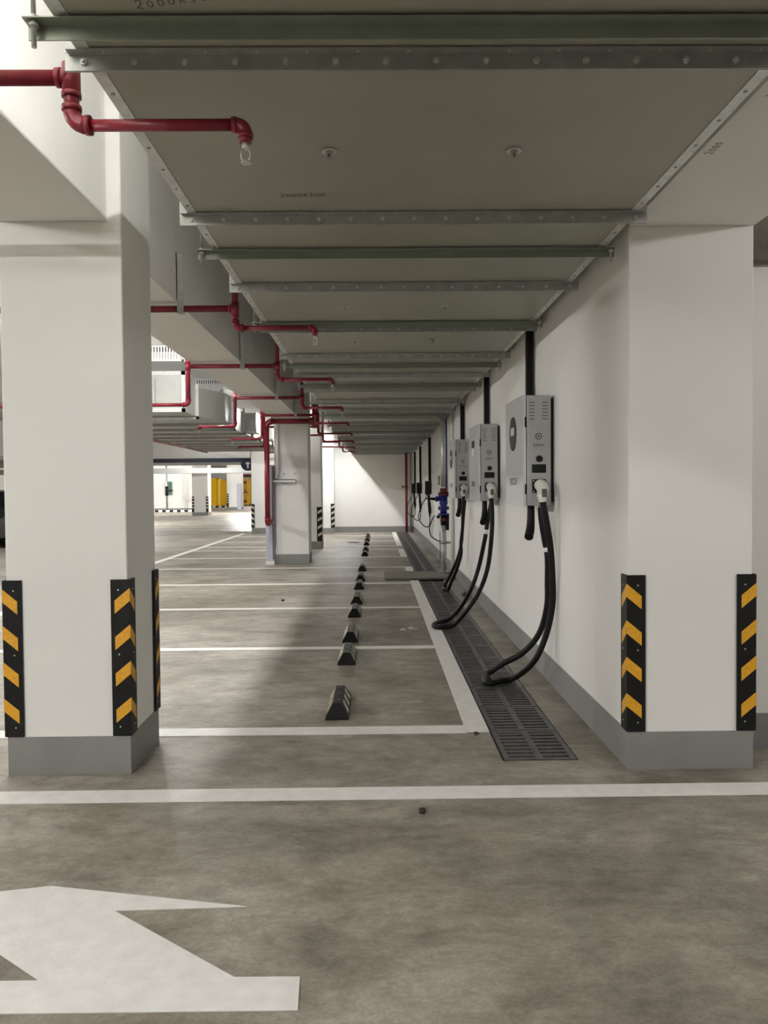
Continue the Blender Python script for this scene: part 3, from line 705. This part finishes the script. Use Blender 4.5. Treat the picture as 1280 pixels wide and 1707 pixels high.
cA = [(1.112, 7.76, 1.292), (1.118, 7.74, 1.127), (1.11, 7.75, 0.894), (1.077, 7.8, 0.6), (0.996, 7.85, 0.361), (0.867, 7.85, 0.173), (0.738, 7.90, 0.03), (0.602, 7.832, 0.024), (0.557, 7.935, 0.024)]
cB = [(0.557, 7.935, 0.024), (0.605, 8.112, 0.024), (0.737, 8.27, 0.035), (0.863, 8.2, 0.181), (0.961, 8.1, 0.389), (1.034, 8.1, 0.6), (1.081, 8.0, 0.879), (1.11, 8.0, 1.058), (1.149, 8.0, 1.249)]
cable(CH[7.9], cA, cB, 7.9, 12)
cA = [(1.105, 10.15, 1.292), (1.096, 10.15, 1.122), (1.096, 10.2, 0.893), (1.079, 10.25, 0.699), (1.084, 10.3, 0.542), (1.042, 10.45, 0.33), (0.989, 10.55, 0.178), (0.955, 10.75, 0.03), (0.912, 10.85, 0.024)]
cB = [(0.912, 10.85, 0.024), (0.918, 11.0, 0.03), (1.017, 10.9, 0.249), (1.096, 10.8, 0.461), (1.134, 10.7, 0.669), (1.139, 10.6, 0.874), (1.14, 10.5, 1.034), (1.149, 10.4, 1.235)]
cable(CH[10.3], cA, cB, 10.3, 12)

# small black charger boxes farther on
def small_box(y, label, lc, loops):
    t0 = thing('small_charger', (1.16, y, 1.27), label, 'charger', 'small black chargers near the end wall')
    MB().bbox(1.08, 1.217, y, y + .22, 1.27, 1.565, .015, 2).build('box', M['blackgloss'], t0)
    MB().box(1.072, 1.08, y + .02, y + .20, 1.30, 1.53).build('face_plate', M['galv'], t0)
    MB().tube(spline([(1.16, y + .05, 1.27), (1.17, y + .05, 1.1), (1.185, y + .05, .9), (1.18, y + .06, .78)]), [.03] * 9 + [.036] * 10 + [.02] * 6, 10).build('plug_holster', M['black'], t0)
    MB().tube(spline(loops, 8), .011, 8).build('charging_cord', M['black'], t0)
    tag(MB().bbox(1.165, 1.217, y + .08, y + .15, 1.566, 2.53, .006, 1).build('cable_conduit', M['black']), 'black conduit above the small black charger box, ' + label.split(', ')[1], 'conduit', 'black conduits on the right wall')
lp = lambda y, s_: [(1.185, y + .08, .86), (1.18, y - .02, .72), (1.16, y - .15, .60), (1.10, y - .20, .56), (1.00, y - .20, .62), (.93, y - .12, .76), (.98, y, .98), (1.09, y + .03, 1.18), (1.12, y + .06, 1.28)]
small_box(17.7, 'small black charger box, nearest of three', 'thin black cord looping under the nearest small charger', lp(17.7, 1))
small_box(21.4, 'small black charger box, middle of three', 'thin black cord looping under the middle small charger', lp(21.4, 1))
small_box(24.4, 'small black charger box, farthest of three', 'thin black cord looping under the farthest small charger', lp(24.4, 1))

# ------------------------------------------------------------------ valve pipe
X, Y = 1.09, 13.0
v = thing('valve_riser', (X, Y, .036), 'galvanised riser with a blue valve standing at the cover plate', 'pipe')
MB().cyl((X, Y, .036), (X, Y, .80), .042, n=20).cyl((X, Y, 1.42), (X, Y, 2.53), .042, n=20).build('pipe_run', M['galv_light'], v)
MB().cyl((X, Y, .036), (X, Y, .05), .10, n=20).build('base_flange', M['galv'], v)
m = MB()
m.cyl((X, Y, .98), (X, Y, 1.28), .055, n=20).cyl((X, Y, 1.26), (X, Y, 1.285), .085, n=20).cyl((X, Y, 1.06), (X, Y, 1.085), .09, n=20).cyl((X, Y, .96), (X, Y, .99), .09, n=20).ball((X, Y, 1.16), .07)
m.cyl((X, Y, 1.225), (X - .10, Y, 1.225), .036, n=14).cyl((X - .10, Y, 1.225), (X - .125, Y, 1.225), .05, n=14)
m.build('valve_body', M['blue'], v)
MB().cyl((X - .125, Y, 1.225), (X - .30, Y, 1.232), .028, .008, n=12).build('valve_lever', M['black'], v)
MB().cyl((X, Y, 1.285), (X, Y, 1.31), .085, n=20).cyl((X, Y, 1.31), (X, Y, 1.40), .056, n=20).cyl((X, Y, .87), (X, Y, .90), .06, n=20).build('coupling', M['darkred'], v)
m = MB()
for s_ in (-1, 1):
    for z in (1.075, 1.30): m.cyl((X + s_ * .072, Y, z - .03), (X + s_ * .072, Y, z + .03), .012, n=8)
m.cyl((X, Y, .80), (X, Y, .97), .05, n=16).cyl((X + .06, Y - .02, .72), (X + .06, Y - .02, .97), .028, n=12).ball((X - .085, Y, .935), .03)
m.build('strainer', M['black'], v)
MB().tube(spline([(X - .045, Y, .54), (X - .10, Y, .55), (X - .20, Y, .62), (X - .23, Y, .75), (X - .18, Y, .90), (X - .14, Y, .955)]), .009, 8).build('drain_hose', M['black'], v)
MB().tube([(X - .06, Y, .25), (X - .06, Y, .70)], .008, 8).cyl((X - .07, Y, 1.45), (X - .07, Y, 1.60), .016, n=10).build('side_tube', M['galv'], v)
MB().box(X - .07, 1.229, Y - .012, Y + .012, .50, .53).cyl((X, Y, .495), (X, Y, .535), .052, n=18).build('support_bar', M['galv'], v)
MB().box(1.218, 1.230, Y - .04, Y + .04, .38, .66).build('support_plate', M['brown'], v)
tag(MB().cyl((1.195, 12.6, .0), (1.195, 12.6, 2.9), .03, n=14).build('wall_pipe', M['paint']), 'white painted pipe on the wall beside the blue valve riser', 'pipe')
tag(MB().cyl((1.175, 13.4, 1.18), (1.175, 13.4, 2.9), .016, n=10).build('drop_cable', M['blue']), 'thin blue tube on the wall behind the valve riser', 'tube')
# red riser in the end corner
rp = thing('corner_riser', (.985, 26.05, 0), 'thin red pipe standing in the right corner of the end wall', 'pipe')
MB().cyl((.985, 26.05, 0), (.985, 26.05, 2.578), .042, n=14).build('pipe_run', M['red'], rp)
MB().cyl((.985, 26.05, 1.47), (.86, 26.05, 1.47), .018, n=10).cyl((.86, 26.05, 1.41), (.86, 26.05, 1.53), .015, n=8).cyl((.985, 26.05, 1.42), (.985, 26.05, 1.52), .055, n=14).build('valve_handle', M['darkred'], rp)
tag(MB().cyl((1.13, 26.1, 0), (1.13, 26.1, 2.578), .035, n=12).build('wall_pipe', M['galv']), 'grey pipe standing in the right corner beside the thin red pipe', 'pipe')

# ------------------------------------------------------------------ far hall
def gate(x0, x1, y, z1, d, label, handles):
    t0 = thing('blast_door', ((x0 + x1) / 2, y, 0), label, 'door', 'yellow steel doors in the far hall')
    m = MB(); m.bbox(x0, x1, y, y + d, .03, z1, .02, 1).build('door_leaf', M['yellow_door'], t0)
    m = MB(); w_ = .12
    m.box(x0, x1, y - .05, y, .03, .03 + w_).box(x0, x1, y - .05, y, z1 - w_, z1).box(x0, x0 + w_, y - .05, y, .03, z1).box(x1 - w_, x1, y - .05, y, .03, z1)
    m.build('stiffener', M['yellow_door'], t0)
    if handles:
        xc, zc = (x0 + x1) / 2 , 1.3
        m = MB()
        for a in (PI / 2 + .2, PI / 2 + 2.3, PI / 2 + 4.4): m.cyl((xc, y - .1, zc), (xc + .34 * math.cos(a), y - .1, zc + .34 * math.sin(a)), .04, n=8)
        m.cyl((xc, y, zc), (xc, y - .14, zc), .07, n=12).build('wheel_handle', M['darkred'], t0)
        for zz in (.35, 2.25):
            m = MB(); m.cyl((xc, y - .02, zz), (xc, y - .12, zz), .16, n=16).build('locking_boss', M['darkred'], t0)
        m = MB(); m.cyl((xc, y - .08, .4), (xc + .12, y - .08, zc), .02, n=8).cyl((xc, y - .08, 2.2), (xc + .12, y - .08, zc), .02, n=8).build('locking_rod', M['darkred'], t0)
gate(-15.0, -14.05, 72.0, 2.55, .9, 'broad yellow steel door block between the two far columns, nearer part', False)
gate(-14.85, -14.05, 76.0, 2.5, .5, 'yellow steel door just right of the broad yellow block', False)
gate(-13.55, -12.45, 80.2, 2.62, .3, 'yellow blast door with a dark red hand wheel in the far hall', True)
tag(MB().bbox(-10.38, -10.08, 60.2, 60.48, 0, 1.95, .01, 1).build('hydrant_cabinet', M['lavender']), 'pale lilac cabinet in front of the far column between the yellow doors', 'cabinet')
cu = MB(); 
for k in range(22):
    cu.mi = k % 2; cu.add([], []); cu.box(-15.6 + k * .25 - 1.9, -15.35 + k * .25 - 1.9, 54.6, 54.8, 0, .13)
tag(cu.build('striped_curb', [M['black'], M['white_label']]), 'low black and white striped curb by the far left wall', 'curb')
cu = MB()
for k in range(12):
    cu.mi = k % 2; cu.box(-14.6 + k * .26, -14.34 + k * .26, 68.0, 68.2, 0, .14)
tag(cu.build('striped_curb', [M['black'], M['white_label']]), 'low black and white striped curb in front of the yellow block', 'curb')
sg = thing('hanging_sign', (-6.0, 27.6, 2.1), 'round dark blue sign with a white arrow hung behind the navy board', 'sign')
MB().cyl((-4.38, 27.6, 2.31), (-4.38, 27.63, 2.31), .24, n=32).build('sign_disc', M['navy'], sg)
MB().prism([(-4.41, 2.16), (-4.35, 2.16), (-4.35, 2.30), (-4.29, 2.30), (-4.38, 2.42), (-4.47, 2.30), (-4.41, 2.30)], 'y', 27.59, 27.6).build('arrow', M['white_label'], sg)
MB().cyl((-4.38, 27.615, 2.54), (-4.38, 27.615, CEIL), .01, n=6).build('sign_rod', M['galv'], sg)
fv = thing('valve_riser', (-14.4, 55.0, 0), 'thin grey riser with a dark valve at the far left wall', 'pipe')
MB().cyl((-14.4, 55.5, 0), (-14.4, 55.5, 3.3), .06, n=10).build('pipe_run', M['galv'], fv)
MB().cyl((-14.4, 55.5, 1.1), (-14.4, 55.5, 1.75), .11, n=10).cyl((-14.4, 55.5, 1.45), (-14.0, 55.5, 1.45), .06, n=8).build('valve_body', M['black'], fv)
tag(MB().bbox(-14.95, -14.68, 57.6, 57.97, 1.2, 2.1, .02, 1).build('wall_box', mat('green_box', (.03, .14, .10), .5)), 'small green box on the far left wall', 'box')
tag(MB().cyl((-13.8, 79, 2.9), (-3.6, 79, 2.9), .11, n=12).cyl((-12, 79, 2.9), (-12, 79, CEIL - .001), .02, n=6).cyl((-6, 79, 2.9), (-6, 79, CEIL - .001), .02, n=6).build('header_pipe', M['red']), 'red pipe running across above the far yellow door', 'pipe')
tag(MB().cyl((-12.0, 5.0, 2.42), (-12.0, 25.5, 2.42), .07, n=12).cyl((-12, 7, 2.42), (-12, 7, CEIL - .001), .008, n=6).cyl((-12, 15, 2.42), (-12, 15, CEIL - .001), .008, n=6).cyl((-12, 23, 2.42), (-12, 23, CEIL - .001), .008, n=6).build('header_pipe', M['red']), 'red pipe running overhead left of the near left column', 'pipe')
tag(MB().cyl((-5.32, 8.0, 2.62), (-5.32, 25.4, 2.62), .035, n=12).cyl((-5.32, 10, 2.62), (-5.32, 10, CEIL - .001), .008, n=6).cyl((-5.32, 20, 2.62), (-5.32, 20, CEIL - .001), .008, n=6).build('header_pipe', M['darkred']), 'dark red pipe running along the left side of the branch duct', 'pipe')

# ------------------------------------------------------------------ dark car far left (a sliver beside the column)
car = thing('car', (-10.25, 21.9, 0), 'dark parked car showing as a sliver left of the near column', 'car')
prof = [(0, .28), (-.02, .55), (.06, .78), (.75, .90), (1.25, 1.02), (1.9, 1.42), (2.9, 1.47), (3.75, 1.20), (4.35, 1.02), (4.5, .85), (4.52, .4), (4.45, .26)]
cy0 = 19.6; cx0, cx1 = -11.0, -9.2
bm_ = MB(); n = len(prof); secs = [(0, .12, .94), (.06, .02, 1), (.5, 0, 1), (.94, .02, 1), (1, .12, .94)]
vs = []
for u, ins, sz in secs:
    for (py, pz) in prof:
        tumble = max(0, pz - .95) * .35 * (1 if u < .5 else -1 if u > .5 else 0)
        vs.append((cx0 + (cx1 - cx0) * u + tumble, cy0 + py + (ins * .3 if py < 2 else -ins * .3), .28 + (pz - .28) * sz))
fs = [(i * n + j, i * n + (j + 1) % n, (i + 1) * n + (j + 1) % n, (i + 1) * n + j) for i in range(len(secs) - 1) for j in range(n)]
fs += [list(range(n))[::-1], list(range((len(secs) - 1) * n, len(secs) * n))]
bm_.add(vs, fs).build('car_body', M['car'], car)
gl = MB(); gl.prism([(cy0 + 1.38, 1.02), (cy0 + 1.98, 1.37), (cy0 + 2.85, 1.42), (cy0 + 3.55, 1.17), (cy0 + 3.5, 1.02)], 'x', cx1 - .02, cx1 + .002); gl.build('side_window', M['glass'], car)
for wx in (cx0 + .02, cx1 - .22):
    for wy in (cy0 + .85, cy0 + 3.6):
        wh = MB(); wh.cyl((wx, wy, .33), (wx + .22, wy, .33), .33, n=28).build('wheel', M['black'], car)
        wh = MB(); wh.cyl((wx - .005, wy, .33), (wx + .225, wy, .33), .2, n=20).build('wheel_rim', M['rim'], car)
tag(MB().box(-13.5, -8.7, 19.0, 25.0, 2.15, 2.25).build('cable_tray', M['galv']), 'flat grey tray overhead above the dark car', 'tray')

# ------------------------------------------------------------------ litter on the floor
def blob(x, y, r, label, name, m, sc=(1, 1, .6)):
    b = MB(); b.ball((x, y, r * sc[2]), r, 8, sc)
    o = b.build(name, m)
    for v in o.data.vertices: v.co += Vector((random.uniform(-1, 1), random.uniform(-1, 1), random.uniform(0, .6))) * r * .22
    return tag(o, label, 'litter')
cap = MB(); cap.cyl((.185, 3.393, .001), (.185, 3.393, .018), .014, n=12).cyl((.185, 3.393, .018), (.185, 3.393, .020), .009, n=10)
tag(cap.build('bottle_cap', M['debris']), 'small dark cap lying in front of the long white line', 'litter')
blob(.551, 4.47, .016, 'dark lump lying below the near end of the drain line', 'rubber_scrap', M['debris'])
blob(-1.171, 9.996, .025, 'dark crumb on the floor left of the wheel stops', 'rubber_scrap', M['debris'])
blob(1.13, 10.3, .045, 'dark crumpled rag beside the drain under the second cable', 'rag', M['debris'], (1, 1.6, .5))
pw = MB()
for k in range(7):
    a = random.uniform(0, PI); x = .31 + random.uniform(-.07, .07); y = 7.9 + random.uniform(-.12, .1); l = random.uniform(.02, .06)
    pw.tube([(x, y, .008), (x + l * math.cos(a), y + l * math.sin(a), .014), (x + l * 1.4 * math.cos(a + .6), y + l * 1.4 * math.sin(a + .6), .006)], .004, 6)
tag(pw.build('plastic_scrap', M['film']), 'shiny clear plastic scrap in the third bay beside the white line', 'litter')
blob(-.62, 21.0, .12, 'brown stain-coloured scrap lying in the far bays', 'cardboard_scrap', M['brown'], (1.6, .7, .08))
